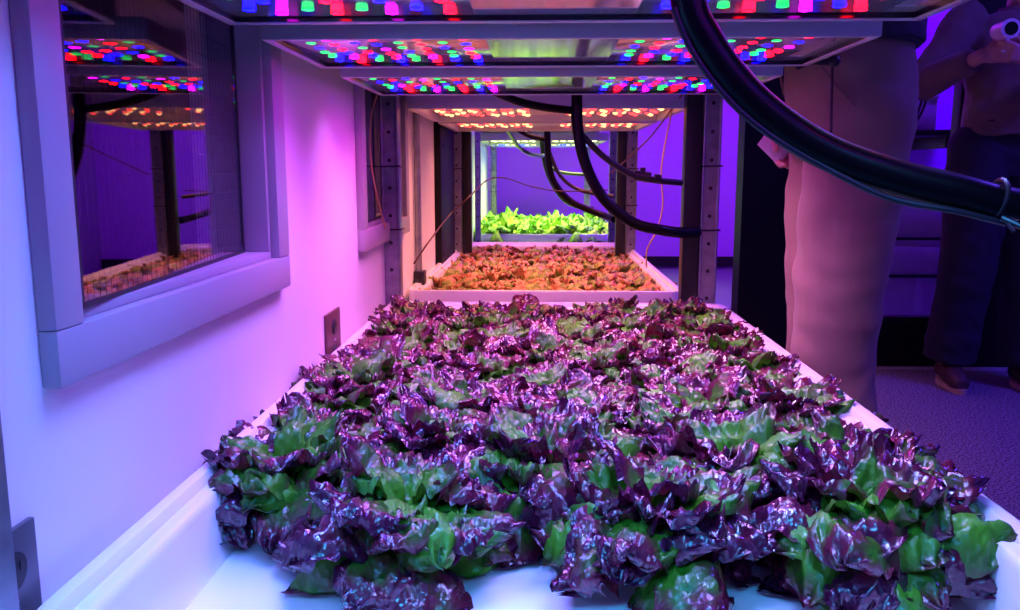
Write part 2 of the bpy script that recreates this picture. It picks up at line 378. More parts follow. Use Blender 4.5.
# ------------------------------------------------------------------ grow lights
def area(name, loc, sx, sy, power, col, spread=150, rot=(0,0,0)):
    l = bpy.data.lights.new(name, 'AREA'); l.shape = 'RECTANGLE'; l.size = sx; l.size_y = sy; l.energy = power; l.color = col; l.spread = R(spread)
    o = bpy.data.objects.new(name, l); COL.objects.link(o); o.location = loc; o.rotation_euler = rot; return o
ledm = {}
def led_mesh(key, r=.0076):
    if (key, r) in ledm: return ledm[(key, r)]
    b = MB(); n = 12; vs = []
    for a in (90, 60, 30): vs += [(r*math.sin(R(a))*math.cos(2*PI*j/n), r*math.sin(R(a))*math.sin(2*PI*j/n), -r*.20*math.cos(R(a))) for j in range(n)]
    vs.append((0,0,-r*.20)); fs = [(i*n+j, i*n+(j+1)%n, (i+1)*n+(j+1)%n, (i+1)*n+j) for i in range(2) for j in range(n)] + [(2*n+j, 2*n+(j+1)%n, 3*n) for j in range(n)]
    b.add(vs, fs); ledm[(key, r)] = b.mesh('led', [M[key]]); return ledm[(key, r)]
def light_frame(r, x0, x1, y0, y1, z, h=.03, t=.011):
    b = MB()
    for (a,c,d,e) in ((x0,x1,y0,y0+t),(x0,x1,y1-t,y1),(x0,x0+t,y0+t,y1-t),(x1-t,x1,y0+t,y1-t)): b.box(a,c,d,e,z,z+h,b=.0015)
    sub(r, 'frame', b, M['alu'])
    b = MB(); q = t+.0025
    for (a,c,d,e) in ((x0+t,x1-t,y0+t,y0+q),(x0+t,x1-t,y1-q,y1-t),(x0+t,x0+q,y0+q,y1-q),(x1-q,x1-t,y0+q,y1-q)): b.box(a,c,d,e,z+.0015,z+.009)
    sub(r, 'black_trim', b, M['blackgloss'], smooth=False)
    b = MB(); b.box(x0+q,x1-q,y0+q,y1-q,z+.0082,z+.017); sub(r, 'cover_plate', b, M['plate'], smooth=False)
    b = MB(); b.box(x0+.12,x1-.12,y0+.04,y1-.04,z+.017,z+.040,b=.003)
    for k in range(15): xx = x0+.14+k*(x1-x0-.28)/14; b.box(xx,xx+.004,y0+.05,y1-.05,z+.040,z+.0445)
    sub(r, 'heat_sink', b, M['alu'])
PANELS = [(.635,1.072,'nearest'),(1.188,1.512,'middle'),(1.655,2.045,'rearmost')]
PX0, PX1, PZ = -.388, .456, 1.03
for pi_, (y0,y1,w) in enumerate(PANELS):
    r = thing('grow_light_panel', 'flat LED grow light panel, %s of three over the purple lettuce' % w, 'grow light', ((PX0+PX1)/2,(y0+y1)/2,PZ), group='LED grow light panels of the near rack')
    light_frame(r, PX0, PX1, y0, y1, PZ)
    for (mx0, mx1) in ((-.358,-.095),(.125,.388)):
        cx, cy = (mx0+mx1)/2, (y0+y1)/2
        b = MB(); b.box(mx0-.014, mx1+.014, y0+.020, y1-.020, PZ+.0070, PZ+.0081, b=.0004)
        mod = sub(r, 'led_module', b, M['plate'])
        off = Vector((-(PX0+PX1)/2, -(y0+y1)/2, -PZ))
        nr = 6
        for c in range(8):
            for q in range(nr):
                x = mx0 + (mx1-mx0)*(c+.5)/8 + random.uniform(-.003,.003)
                y = y0+.026 + (y1-y0-.052)*((q+(.45 if c%2 else .1))/(nr-.4))
                if c % 2 == 0: key = 'led_g' if (q+c//2)%3 != 2 else 'led_b'
                else: key = ('led_r','led_b','led_m','led_r')[(q+c+pi_)%4]
                if c in (2,5) and q%3==0: key = 'led_r'
                ld = link('led', led_mesh(key), mod); ld.location = Vector((x,y,PZ+.0069))+off
# lamps of the near rack: what the modules throw down
POW = (1.1,1.2,1.35)
STRIPS = [[(.17,.30,1.0),(.28,.46,1.0),(.38,.24,1.0)], [(.48,.30,.98),(.70,.48,.90),(.80,.28,.85)], [(.75,.30,.90),(.85,.50,.75),(.95,.26,.65)]]
LEFT = [[(.06,.22,1.0),(.14,.36,1.0),(.16,.14,1.0)], [(.22,.14,1.0),(.42,.34,.95),(.60,.12,.95)], [(.65,.16,.95),(.80,.36,.75),(.95,.14,.65)]]
for i,(y0,y1,_) in enumerate(PANELS):
    for x, SS in ((-.2265,LEFT),(.2565,STRIPS)):
        for k in range(3):
            area('grow_light', (x+(-.03,.03,0)[k],y0+(y1-y0)*(k+.5)/3,PZ+.0038), .20, .030, POW[i], SS[i][k], 112)
for i,(y0,y1,_) in enumerate(PANELS):      # the wide-angle blue and deep red diodes
    for x in (-.2265,.2565): area('grow_light', (x,(y0+y1)/2,PZ+.0030), .22, .20, (.55,1.0,1.0)[i], ((.22,.0,1.0),(.60,.0,1.0),(.80,.0,.85))[i], 150)
# one more panel of the same rack above the camera (just behind it)
r = thing('grow_light_panel', 'bluish LED grow light panel at the very front end of the near rack', 'grow light', (.034,.40,PZ))
light_frame(r, PX0, PX1, .16, .52, PZ)
for (mx0, mx1) in ((-.358,-.095),(.125,.388)):
    b = MB(); b.box(mx0-.014, mx1+.014, .18, .50, PZ+.0070, PZ+.0081, b=.0004); mod = sub(r, 'led_module', b, M['plate'])
    for c in range(8):
        for q in range(6):
            ld = link('led', led_mesh(('led_b','led_g','led_b','led_r')[(c+q)%4]), mod); ld.location = Vector((mx0+(mx1-mx0)*(c+.5)/8-.034, .20+.28*(q+.5)/6-.40, .0069))
    area('grow_light', ((mx0+mx1)/2,.28,PZ+.0038), .27, .10, 3.6, (.02,.42,1.0), 126)

def bar_light(label, x0, x1, y0, y1, keys, zc=1.03, nb=3):
    r = thing('grow_light_panel', label, 'grow light', ((x0+x1)/2,(y0+y1)/2,zc))
    b = MB()
    for (a,c,d,e) in ((x0,x1,y0,y0+.02),(x0,x1,y1-.02,y1),(x0,x0+.02,y0+.02,y1-.02),(x1-.02,x1,y0+.02,y1-.02)): b.box(a,c,d,e,zc,zc+.05,b=.002)
    sub(r, 'frame', b, M['alu'])
    b = MB(); b.box(x0+.02,x1-.02,y0+.02,y1-.02,zc+.030,zc+.036); sub(r, 'cover_plate', b, M['plate'], smooth=False)
    rows = nb*4
    for k in range(rows):
        y = y0+.05+(y1-y0-.1)*(k+.5)/rows
        b = MB(); b.box(x0+.03,x1-.03,y-.012,y+.012,zc+.020,zc+.030,b=.002)
        st = sub(r, 'led_strip', b, M['alu'])
        bb = {}
        for j in range(14):
            if j in (6,7): continue
            x = x0+.06+(x1-x0-.12)*j/13+.012*((k%3)-1)
            kk = keys[(j+k//2)%len(keys)]
            bb.setdefault(kk, MB()).ball((x,y,zc+.0185), (.009,.009,.006), n=8)
        for kk, q in bb.items(): sub(r, 'led_row', q, M[kk])
    return r
bar_light('front LED panel with warm dots over the orange lit tray', -.39,.43,2.47,3.10,('led_w','led_o','led_o','led_w','led_o'))
bar_light('rear LED panel with warm dots over the orange lit tray', -.39,.43,3.22,3.85,('led_w','led_o','led_w','led_o'))
bar_light('front LED panel with yellow green dots over the far tray', -.39,.42,5.38,6.05,('led_y','led_y'), 1.044)
bar_light('rear LED panel with yellow green dots over the far tray', -.39,.42,6.15,6.82,('led_y','led_y','led_b'), 1.044)
for (y,c,p) in ((2.79,(1.0,.31,.25),9),(3.54,(1.0,.31,.25),9),(4.2,(1.0,.31,.25),4)):
    area('grow_light', (.02,y,1.045), .66, .5, p, c, 125)
for (y,c,p) in ((5.74,(.85,1.0,.34),11),(6.45,(.85,1.0,.34),11)):
    area('grow_light', (.015,y,1.062), .66, .5, p*1.4, c, 112)

# added fill lamps on the unseen ceiling, tinting the room violet and blue
def ceiling_fill_lamp(loc, sx, sy, power, col, label):
    r = thing('ceiling_fill_lamp', label, 'lamp', loc)
    b = MB(); b.box(-sx/2-.02, sx/2+.02, -sy/2-.02, sy/2+.02, 0, .04, b=.005); b.build('fill_lamp_housing', M['alu'], r)
    b = MB(); b.box(-sx/2, sx/2, -sy/2, sy/2, -.006, .0, b=.002); b.build('fill_lamp_diffuser', M['fill_v'], r)
    area('ceiling_fill_light', (loc[0],loc[1],loc[2]-.012), sx, sy, power, col, 170)
VIO = (.36,.0,1.0)
ceiling_fill_lamp((1.15, 5.6, 2.555), .9, .5, 72, VIO, 'added violet fill lamp over the passage behind the black partition')
ceiling_fill_lamp((2.6, 4.35, 2.555), .9, .3, 75, (.10,.0,1.0), 'added violet fill lamp of the room behind the glazed opening')
ceiling_fill_lamp((2.5, 2.0, 2.555), .6, .6, 48, (.10,.04,1.0), 'added blue fill lamp over the open floor at the right')
ceiling_fill_lamp((.55, -.3, 2.555), .6, .4, 5, (.15,.10,1.0), 'added blue violet fill lamp behind the viewer')

# ------------------------------------------------------------------ hoses, cables and wires
def hose(name, pts, r, m, label, cat, extra=None, n=14):
    b = MB(); b.tube(pts, r, n, spline=10)
    if extra: extra(b)
    return b.build(name, m, label=label, cat=cat)
t = thing('cable_hose', 'thick black glossy hose sweeping down in front of the lights', 'hose', (.30,.57,.83))
H1 = [(.091,.57,1.10),(.090,.57,1.02),(.094,.57,.96),(.106,.57,.938-.004),(.126,.57,.908),(.153,.57,.884),(.19,.57,.862),(.237,.57,.846),(.276,.571,.837),(.309,.574,.829),(.36,.58,.822),(.43,.60,.818),(.50,.60,.818)]
b = MB(); b.tube(H1, .0118, 20, spline=10); sub(t, 'hose', b, M['hose'])
b = MB(); b.tube([(x-.010*(1 if i<6 else .3), y-.006, z-.0125*(1 if i>4 else .5)) for i,(x,y,z) in enumerate(H1[2:10])], .0022, 8, spline=8); sub(t, 'thin_cable', b, M['galv'] if False else M['bundle'])
for (x,z,ang) in ((.302,.832,-15),(.320,.8275,-12),(.340,.824,-8)):
    b = MB(); ring = []
    a = R(ang)
    for k in range(17):
        th = 2*PI*k/16; ring.append((x - math.sin(a)*math.cos(th)*.0135, .575+math.sin(th)*.0135, z+math.cos(a)*math.cos(th)*.0135))
    b.tube(ring, .0016, 6); b.tube([(x,.563,z-.012),(x+.004,.556,z-.020)], .0014, 6); sub(t, 'cable_tie', b, M['black'])
b = MB(); b.tube([(.300,.562,.8205),(.318,.556,.812),(.333,.556,.809),(.346,.56,.816),(.345,.563,.834)], .0020, 8, spline=6); sub(t, 'loose_strap', b, M['bundle'])

H = [
 ([(.090,2.25,1.10),(.091,2.25,1.048),(.095,2.25,.959),(.117,2.25,.868),(.164,2.25,.782),(.241,2.25,.719),(.316,2.26,.698),(.385,2.30,.687),(.43,2.335,.687)], .0150, 'hose', 'long black hose curving from the lights down to the right post'),
 ([(.084,2.25,1.00),(.090,2.25,.965),(.122,2.26,.930),(.167,2.27,.889),(.233,2.28,.847),(.299,2.29,.829),(.381,2.32,.821)], .0085, 'bundle', 'thinner dark cable above the long hose reaching the right post'),
 ([(-.16,2.19,1.068),(-.114,2.2,1.049),(-.056,2.2,1.027),(.008,2.21,1.014),(.085,2.25,1.008)], .0105, 'hose', 'black hose running from the left light module to the central hose'),
 ([(.026,4.3,1.11),(.027,4.3,1.082),(.038,4.3,.885),(.074,4.3,.785),(.156,4.3,.7),(.299,4.28,.639),(.36,4.17,.619)], .017, 'hose', 'black hose curving behind the orange lit lettuce to its right post'),
 ([(.03,4.3,.975),(.094,4.3,.835),(.196,4.3,.76),(.358,4.2,.73)], .010, 'bundle', 'dark cable above the curved hose behind the orange lit lettuce'),
 ([(-.16,4.29,1.078),(-.134,4.3,1.068),(-.058,4.3,1.029),(.032,4.3,1.010)], .012, 'hose', 'short black hose below the rear of the warm light panels'),
 ([(.008,5.9,1.06),(.01,5.9,1.034),(.032,5.9,.898),(.081,5.9,.775),(.172,5.9,.657),(.305,5.9,.602),(.36,5.9,.59)], .022, 'hose', 'farthest black hose curving down over the bright green lettuce'),
 ([(.025,5.9,.918),(.129,5.9,.85),(.36,5.9,.829)], .012, 'bundle', 'dark cable branching off above the bright green lettuce'),
 ([(-.19,4.32,1.09),(-.15,4.7,1.02),(-.12,4.9,.985),(-.066,5.0,.955),(.0,5.4,.95),(.012,5.88,.965)], .011, 'bundle', 'dark cable sagging below the far yellow green lights'),
]
for (p, r_, m_, lab) in H:
    hose('cable_hose' if m_=='hose' else 'cable', p, r_, M[m_], lab, 'hose' if m_=='hose' else 'cable')
t = thing('cable_connector', 'black cable connector on the thin cable near the right post', 'connector', (.270,2.288,.838))
b = MB(); b.tube([(-.022,0,.004),(.022,0,-.003)], .014, 12); b.build('connector_body', M['socket'], t)
b = MB(); b.box(-.006,.008,-.008,.008,.012,.024,b=.002); b.build('latch', M['socket'], t)
b = MB(); b.tube([(.032,0,-.004),(.050,.001,-.006)], .011, 12); b.build('lock_ring', M['black'], t)
hose('wire', [(.421,2.7,1.15),(.417,2.7,1.102),(.401,2.7,1.011),(.385,2.7,.918),(.378,2.7,.841),(.386,2.7,.747),(.37,2.7,.667),(.343,2.72,.603),(.345,2.75,.54)], .0026, M['wire_yel'], 'thin tan wire hanging down in front of the violet wall', 'wire', n=8)
hose('wire', [(-.427,2.8,.545),(-.371,2.8,.625),(-.347,3.2,.688),(-.27,3.2,.76),(-.239,3.8,.815),(-.163,3.8,.823),(-.055,4.1,.783),(.09,4.1,.759),(.32,4.1,.764)], .003, M['wire_red'], 'thin dark red wire draped across the rack from left wall', 'wire', n=8)
hose('wire', [(.40,2.33,1.09),(.36,2.9,.96),(.27,3.4,.84)], .0028, M['wire_red'], 'thin dark wire slanting down in front of the violet wall', 'wire', n=8)
hose('cable', [(-.41,2.20,1.07),(-.425,2.14,1.0),(-.428,2.12,.90),(-.424,2.16,.80),(-.418,2.25,.70)], .0022, M['wire_yel'], 'thin pale cord hanging beside the left post', 'cord', n=8)
t = thing('hanging_sensor', 'black round knob hanging on a cord in front of khaki trousers', 'sensor', (.541,1.62,.889))
b = MB(); b.ball((0,0,0), (.019,.019,.0165), n=24); b.cyl((0,0,.016), .008, .008, 'z'); b.build('knob', M['blackgloss'], t)
b = MB(); b.cyl((-.004,-.0175,.004), .0045, .003, 'y', 14); b.build('eyelet', M['buckle'], t)
b = MB(); b.tube([(0,0,.02),(-.004,0,.10),(-.006,0,.158)], .0026, 8, spline=4); b.build('cord', M['black'], t)
b = MB(); b.tube([(-.006,0,.160),(-.045,0,.163),(-.072,0,.152)], .006, 10); b.ball((-.004,0,.163),(.013,.012,.011),n=14); b.build('bracket', M['black'], t)

# ------------------------------------------------------------------ room behind the opening
t = thing('storage_unit', 'white drawer unit seen through the violet lit opening', 'cabinet', (1.95,4.5,0))
b = MB(); b.box(-.45,.5,-.18,.25,.06,.70,b=.006); b.build('cabinet_body', M['white'], t)
b = MB(); b.box(-.47,.52,-.21,.26,.70,.735,b=.005); b.build('worktop', M['white'], t)
for (z0,z1) in ((.53,.66),(.34,.48)):
    b = MB(); b.box(-.44,.49,-.195,-.18,z0,z1,b=.004); d = b.build('drawer', M['white'], t)
    b = MB(); b.box(-.44,.49,-.205,-.195,z0-.018,z0-.004,b=.002); b.build('handle', M['black'], d)
b = MB(); b.box(-.45,.5,-.17,.2,0,.06); b.build('plinth', M['black'], t, smooth=False)
t = thing('wall_shelf', 'dark shelf on the violet wall seen through the opening', 'shelf', (1.75,4.6,1.03))
b = MB(); b.box(-.35,.5,-.22,.35,0,.03,b=.003); b.build('shelf_board', M['black'], t)
for x in (-.2,.3):
    b = MB(); b.box(x,x+.02,-.18,.35,-.06,0,b=.003); b.build('bracket', M['black'], t)
t = thing('equipment_box', 'pale box standing on the dark shelf behind the opening', 'box', (1.72,4.55,1.06))
b = MB(); b.box(-.28,.28,-.12,.15,0,.155,b=.008); b.build('box_body', M['white'], t)
b = MB(); b.box(-.285,.285,-.125,.155,.155,.175,b=.004); b.build('lid', M['white'], t)
for k,(x,dz) in enumerate(((1.70,0),(1.745,.01),(1.72,-.01))):
    hose('cable', [(x+.14,4.25,1.36),(x+.12,4.25,1.20+dz),(x+.08,4.25,1.09+dz),(x-.0,4.25,1.045+dz),(x-.14,4.25,1.02+dz)], .007, M['bundle'], ('outermost','middle','innermost')[k]+' of the dark cables drooping over the shelf behind the opening', 'cable', n=8)

# ------------------------------------------------------------------ people
def remesh(mb, voxel, smooth=3, disp=None):
    me = mb.mesh('tmp', []); o = bpy.data.objects.new('tmp', me); COL.objects.link(o)
    md = o.modifiers.new('r', 'REMESH'); md.mode = 'VOXEL'; md.voxel_size = voxel; md.use_smooth_shade = True
    s = o.modifiers.new('s', 'SMOOTH'); s.factor = .5; s.iterations = smooth
    dg = bpy.context.evaluated_depsgraph_get(); dg.update()
    out = bpy.data.meshes.new_from_object(o.evaluated_get(dg)); bpy.data.objects.remove(o)
    if disp:
        no = [v.normal.copy() for v in out.vertices]
        for v, n_ in zip(out.vertices, no): v.co += n_*disp(v.co)
    out.polygons.foreach_set('use_smooth', [True]*len(out.polygons)); out.update(); return out
def hand(b, w, d, nrm, side, s=1., curl=35, spread=6):
    """w wrist, d direction of the palm, nrm the way the palm faces, side the way the thumb points"""
    d = Vector(d).normalized(); nrm = Vector(nrm); nrm = (nrm-d*nrm.dot(d)).normalized(); sd = Vector(side); sd = (sd-d*sd.dot(d)-nrm*sd.dot(nrm)).normalized()
    w = Vector(w)
    for k in (-1.2,-.4,.4,1.2): b.tube([w+sd*k*.010*s, w+d*.04*s+sd*k*.016*s, w+d*.088*s+sd*k*.0175*s], [.014*s,.0145*s,.0118*s], 10)
    L = (.070,.082,.078,.060)
    for i,k in enumerate((1.5,.5,-.5,-1.5)):
        p = w+d*.088*s+sd*k*.0180*s; a = 0; dd = d.copy(); pts = [p-d*.01]
        fan = R(spread*k)
        for j,f in enumerate((.45,.30,.25)):
            a += R(curl*(1.0,1.15,.8)[j]+i*3)
            v = (d*math.cos(a)+nrm*math.sin(a)); v = (v*math.cos(fan)+sd*math.sin(fan)*math.cos(a)).normalized()
            p = p+v*L[i]*f*s; pts.append(p)
        b.tube(pts, [.0098*s,.0092*s,.0086*s,.0074*s], 10); b.ball(pts[-1], .0074*s, n=8)
        for q in pts[1:-1]: b.ball(q, .0093*s, n=8)
    p = w+d*.025*s+sd*.020*s; v1 = (d*.65+sd*.65+nrm*.35).normalized(); v2 = (d*.85+sd*.2+nrm*.55).normalized()
    pts = [p, p+v1*.038*s, p+v1*.038*s+v2*.030*s, p+v1*.038*s+v2*.054*s]
    b.tube(pts, [.015*s,.0115*s,.0105*s,.008*s], 10); b.ball(pts[-1], .008*s, n=8); b.ball(pts[1], .0115*s, n=8); b.ball(pts[2],.0105*s,n=8)
def limb(b, pts, rads):
    b.tube(pts, rads, 16, spline=6)
    for p, r_ in zip(pts, rads): b.ball(p, r_*.99, n=12)
def person(label, loc, rz, arms, legs, cloth, sleeve_r=.055, H=1.8, gap=.09, folds=1.0, hem_z=.07, leg_r=(.100,.100,.086,.086,.090), hands=None, jacket_z=1.02, head_pitch=.0):
    k = H/1.8
    r = thing('person', label, 'person', loc, rz)
    b = MB()      # --- body: one continuous surface
    hz = 1.665*k; hf = -.035-head_pitch*.3
    b.ball((0,hf+.012,hz+.02), (.075,.095,.098), n=24); b.ball((0,hf-.018,hz-.045), (.058,.066,.068), n=20); b.ball((0,hf-.050,hz-.095), (.026,.022,.017), n=12)   # skull, face, chin
    b.tube([(0,hf-.078,hz+.015),(0,hf-.100,hz-.022)], [.009,.014], 10); b.ball((0,hf-.101,hz-.026), .0135, n=10)            # nose
    b.ball((0,hf-.080,hz-.056), (.024,.011,.0062), n=12); b.ball((0,hf-.079,hz-.066), (.021,.011,.0065), n=12)              # lips
    for s in (-1,1):
        b.ball((s*.030,hf-.077,hz+.026), (.019,.010,.007), n=10)                                                        # brow
        b.ball((s*.077,hf+.012,hz-.010), (.009,.018,.030), n=12)                                                         # ear
    b.tube([(0,.01,1.44*k),(0,-.005,1.52*k),(0,hf+.012,hz-.05)], [.062,.054,.052], 18)
    b.loft([(0,.01,.90*k,.14,.10),(0,.01,.98*k,.155,.11),(0,.0,1.10*k,.135,.095),(0,-.005,1.26*k,.16,.11),(0,.0,1.38*k,.175,.108),(0,.005,1.45*k,.15,.085),(0,.008,1.49*k,.08,.06)], 28)
    for s, A in zip((-1,1), arms): limb(b, [Vector(A[0]),Vector(A[1]),Vector(A[2])], [.046,.038,.0245])
    for s, Lg in zip((-1,1), legs): limb(b, Lg, [.085,.056,.040])
    for (hw, hd, hn, hs, cu) in hands: hand(b, hw, hd, hn, hs, 1.0, cu)
    for Lg in legs:
        a = Vector(Lg[2]); b.tube([a, a+Vector((0,-.02,-.045)), a+Vector((0,-.13,-.060))], [.038,.038,.026], 12)
    body = link('body', remesh(b, .0055, 3), r); body.data.materials.append(M['skin'])
    # --- hair, eyes
    b = MB(); b.ball((0,hf+.026,hz+.034), (.083,.098,.096), n=28)
    for v_i in range(len(b.v)):
        x,y,z = b.v[v_i]
        if y < hf-.035 and z < hz+.075: b.v[v_i] = (x*.85, max(y, hf-.04)+.02, max(z, hz+.05))
    hme = remesh(b, .006, 2, lambda p: .005*noise.noise(p*60)); h = link('hair', hme, r); h.data.materials.append(M['hair'])
    b = MB()
    for s in (-1,1): b.ball((s*.030,hf-.074,hz+.006), .0115, n=14)
    b.build('eyes', M['eye'], r)
    # --- trousers
    b = MB(); wz = 1.105*k
    b.loft([(0,.0,wz,.155,.118),(0,.0,wz-.05,.165,.124),(0,.01,.98*k,.178,.122),(0,.012,.92*k,.180,.118),(0,.01,.86*k,.160,.108)], 32)
    for Lg in legs:
        h0, kn, an = [Vector(q) for q in Lg]
        pts = [h0+Vector((0,.005,.04)), h0.lerp(kn,.3), kn, kn.lerp(an,.5), Vector((an.x, an.y-.005, hem_z))]
        b.tube(pts, list(leg_r), 24, spline=6); b.ball(pts[0], leg_r[0], n=16)
    def fold(p):
        f = noise.noise(Vector((p.x*7,p.y*7,p.z*13)))*.011 + noise.noise(Vector((p.x*14+5,p.y*14,p.z*26+p.x*18)))*.006
        kz = math.exp(-((p.z-.60)/.16)**2)+math.exp(-((p.z-hem_z-.05)/.1)**2)*1.1+.5*math.exp(-((p.z-.9)/.08)**2)
        rg = noise.noise(Vector((p.x*7, p.y*7, p.z*15 + p.x*16 + p.y*9)))
        return .8*folds*(f*.8 + kz*.0045*rg)
    tr = link('trousers', remesh(b, .0075, 4, fold), r); tr.data.materials.append(cloth[0])
    b = MB(); b.loft([(0,0,wz-.032,.170,.130),(0,0,wz-.030,.1725,.1325),(0,0,wz+.002,.167,.127),(0,0,wz+.004,.160,.120)], 40)
    bt = b.build('belt', M['belt'], r)
    b = MB(); b.box(-.024,.024,-.139,-.131,wz-.034,wz+.004,b=.003); b.build('buckle', M['buckle'], bt)
    # pocket welts and side seams
    b = MB()
    for s in ((-1,1) if not cloth[2] else ()): b.tube([(s*.118,-.106,wz-.045),(s*.150,-.085,wz-.10),(s*.181,-.03,wz-.17)], .0028, 6, spline=4)
    if b.v: b.build('pocket_seams', cloth[0], tr)
    # --- shirt / jacket
    b = MB()
    b.loft([(0,.0,jacket_z,.180,.142),(0,.0,jacket_z+.06,.176,.138),(0,-.002,1.18*k,.170,.132),(0,-.005,1.30*k,.188,.132),(0,.0,1.40*k,.192,.122),(0,.006,1.47*k,.150,.092),(0,.008,1.505*k,.072,.066)], 36)
    for A in arms:
        sh, el, wr = [Vector(q) for q in A]
        e = wr + (el-wr).normalized()*.035
        b.tube([sh+Vector((0,0,.0)), sh.lerp(el,.5), el, el.lerp(e,.5), e], [sleeve_r*1.18,sleeve_r*1.05,sleeve_r,sleeve_r*.85,sleeve_r*.68], 20, spline=6); b.ball(sh, sleeve_r*1.18, n=16); b.ball(el, sleeve_r*.98, n=16)
    sh = link('jacket' if cloth[2] else 'shirt', remesh(b, .0075, 4, lambda p: .010*noise.noise(Vector((p.x*9,p.y*9,p.z*16)))+.004*noise.noise(p*30)), r); sh.data.materials.append(cloth[1])
    b = MB(); ring = [(.068*math.cos(2*PI*j/20), .005+.062*math.sin(2*PI*j/20), 1.50*k+.008*math.sin(2*PI*j/20)) for j in range(21)]
    b.tube(ring, .013, 10); b.build('collar', cloth[1], sh)
    if cloth[2]:
        b = MB()
        for z in (jacket_z+.05, jacket_z+.13, jacket_z+.21, jacket_z+.29, jacket_z+.37): b.cyl((0,-.144,z), .0085, .022, 'y', 16)
        b.build('buttons', M['black'], sh)
    # --- shoes
    for Lg in legs:
        a = Vector(Lg[2]); x, y = a.x, a.y
        b = MB(); b.tube([(x,y+.055,.047),(x,y+.01,.058),(x,y-.07,.050),(x,y-.145,.040),(x,y-.185,.036)], [.034,.042,.044,.040,.022], 16, spline=5); b.ball((x,y+.05,.05),.036,n=14); b.tube([(x,y+.012,.05),(x,y+.012,.095)], .041, 16)
        me = remesh(b, .006, 3)
        for v in me.vertices: v.co.z = max(v.co.z, .016)
        so = link('shoe', me, r); so.data.materials.append(M['shoe'])
        b = MB()
        out = [(x+.036*math.sin(t_)* (1.12 if math.cos(t_)<0 else .95)*1.12, y-.062-.137*-math.cos(t_)*-1) for t_ in [2*PI*j/28 for j in range(28)]]
        vs = [(px,py,z) for z in (.001,.022) for (px,py) in out]; n=28
        b.add(vs, [(j,(j+1)%n,n+(j+1)%n,n+j) for j in range(n)]+[tuple(reversed(range(n))),tuple(range(n,2*n))]); b.build('sole', M['sole'], so)
        b = MB()
        for q in range(4): b.tube([(x-.018,y-.055-q*.016,.092-q*.006),(x,y-.058-q*.016,.098-q*.006),(x+.018,y-.055-q*.016,.092-q*.006)], .0024, 6)
        b.build('laces', M['belt'], so)
    return r
# khaki trousered person standing beside the rack, facing it (local -Y looks towards the rack)
person('person in khaki trousers and dark top standing beside the near tray', (.634,1.83,0), R(-90),
       arms=[[(-.19,.0,1.47),(-.23,.04,1.20),(-.185,-.055,.985)], [(.19,.0,1.47),(.235,-.04,1.21),(.12,-.23,1.24)]],
       legs=[[(-.09,.015,.93),(-.09,.018,.50),(-.095,.045,.09)], [(.09,.0,.93),(.085,-.022,.50),(.09,.010,.09)]],
       cloth=(M['khaki'],M['shirt'],False), H=1.84, hands=[((-.185,-.055,.985),(.05,-.10,-1),(.9,.3,.1),(0,-1,-.1),30), ((.12,-.23,1.24),(-1,-.3,.1),(.2,1,.2),(0,0,1),30)], jacket_z=1.10)
pp = MB(); pp.add([(-.035,-.045,0),(.035,-.05,0),(.038,.045,.002),(-.033,.048,.001),(-.035,-.045,.0012),(.035,-.05,.0012),(.038,.045,.0032),(-.033,.048,.0022)], [(0,3,2,1),(4,5,6,7),(0,1,5,4),(1,2,6,5),(2,3,7,6),(3,0,4,7)])
po = pp.build('paper_note', M['paper'], smooth=False, label='small white paper held at the hip of the khaki trousered person', cat='paper', loc=(.545,1.985,.925)); po.rotation_euler = (R(80), R(38), R(8))
# the far person in olive jacket and dark trousers
person('person in olive jacket and dark trousers holding a pale cup shaped device', (1.80,3.36,0), R(-8),
       arms=[[(-.19,.0,1.42),(-.345,-.07,1.185),(-.215,-.27,1.255)], [(.19,.0,1.42),(.30,-.06,1.17),(-.055,-.30,1.245)]],
       legs=[[(-.10,.0,.90),(-.12,-.02,.48),(-.15,.015,.09)], [(.10,.0,.90),(.115,-.02,.48),(.13,.015,.09)]],
       cloth=(M['navy'],M['jacket'],True), H=1.74, hem_z=.10, leg_r=(.118,.118,.102,.098,.098), sleeve_r=.062,
       hands=[((-.215,-.27,1.255),(1,-.25,.12),(.1,1,.1),(0,-.1,1),38), ((-.055,-.30,1.245),(-1,-.2,.15),(-.1,1,.2),(0,-.1,1),38)], jacket_z=.985)
t = thing('handheld_device', 'pale cylindrical device with dark round front in both hands', 'device', (1.585,3.055,1.33))
b = MB(); b.cyl((0,.0,0), .030, .075, 'y', 28); b.tube([(0,-.036,0),(0,-.043,0)], .033, 28); b.build('device_body', M['gadget'], t)
b = MB(); b.cyl((0,-.0435,0), .022, .004, 'y', 24); b.build('dark_lens', M['blackgloss'], t)
b = MB(); b.tube([(.02,.03,-.02),(.02,.03,-.07)], .014, 12); b.build('grip', M['gadget'], t)

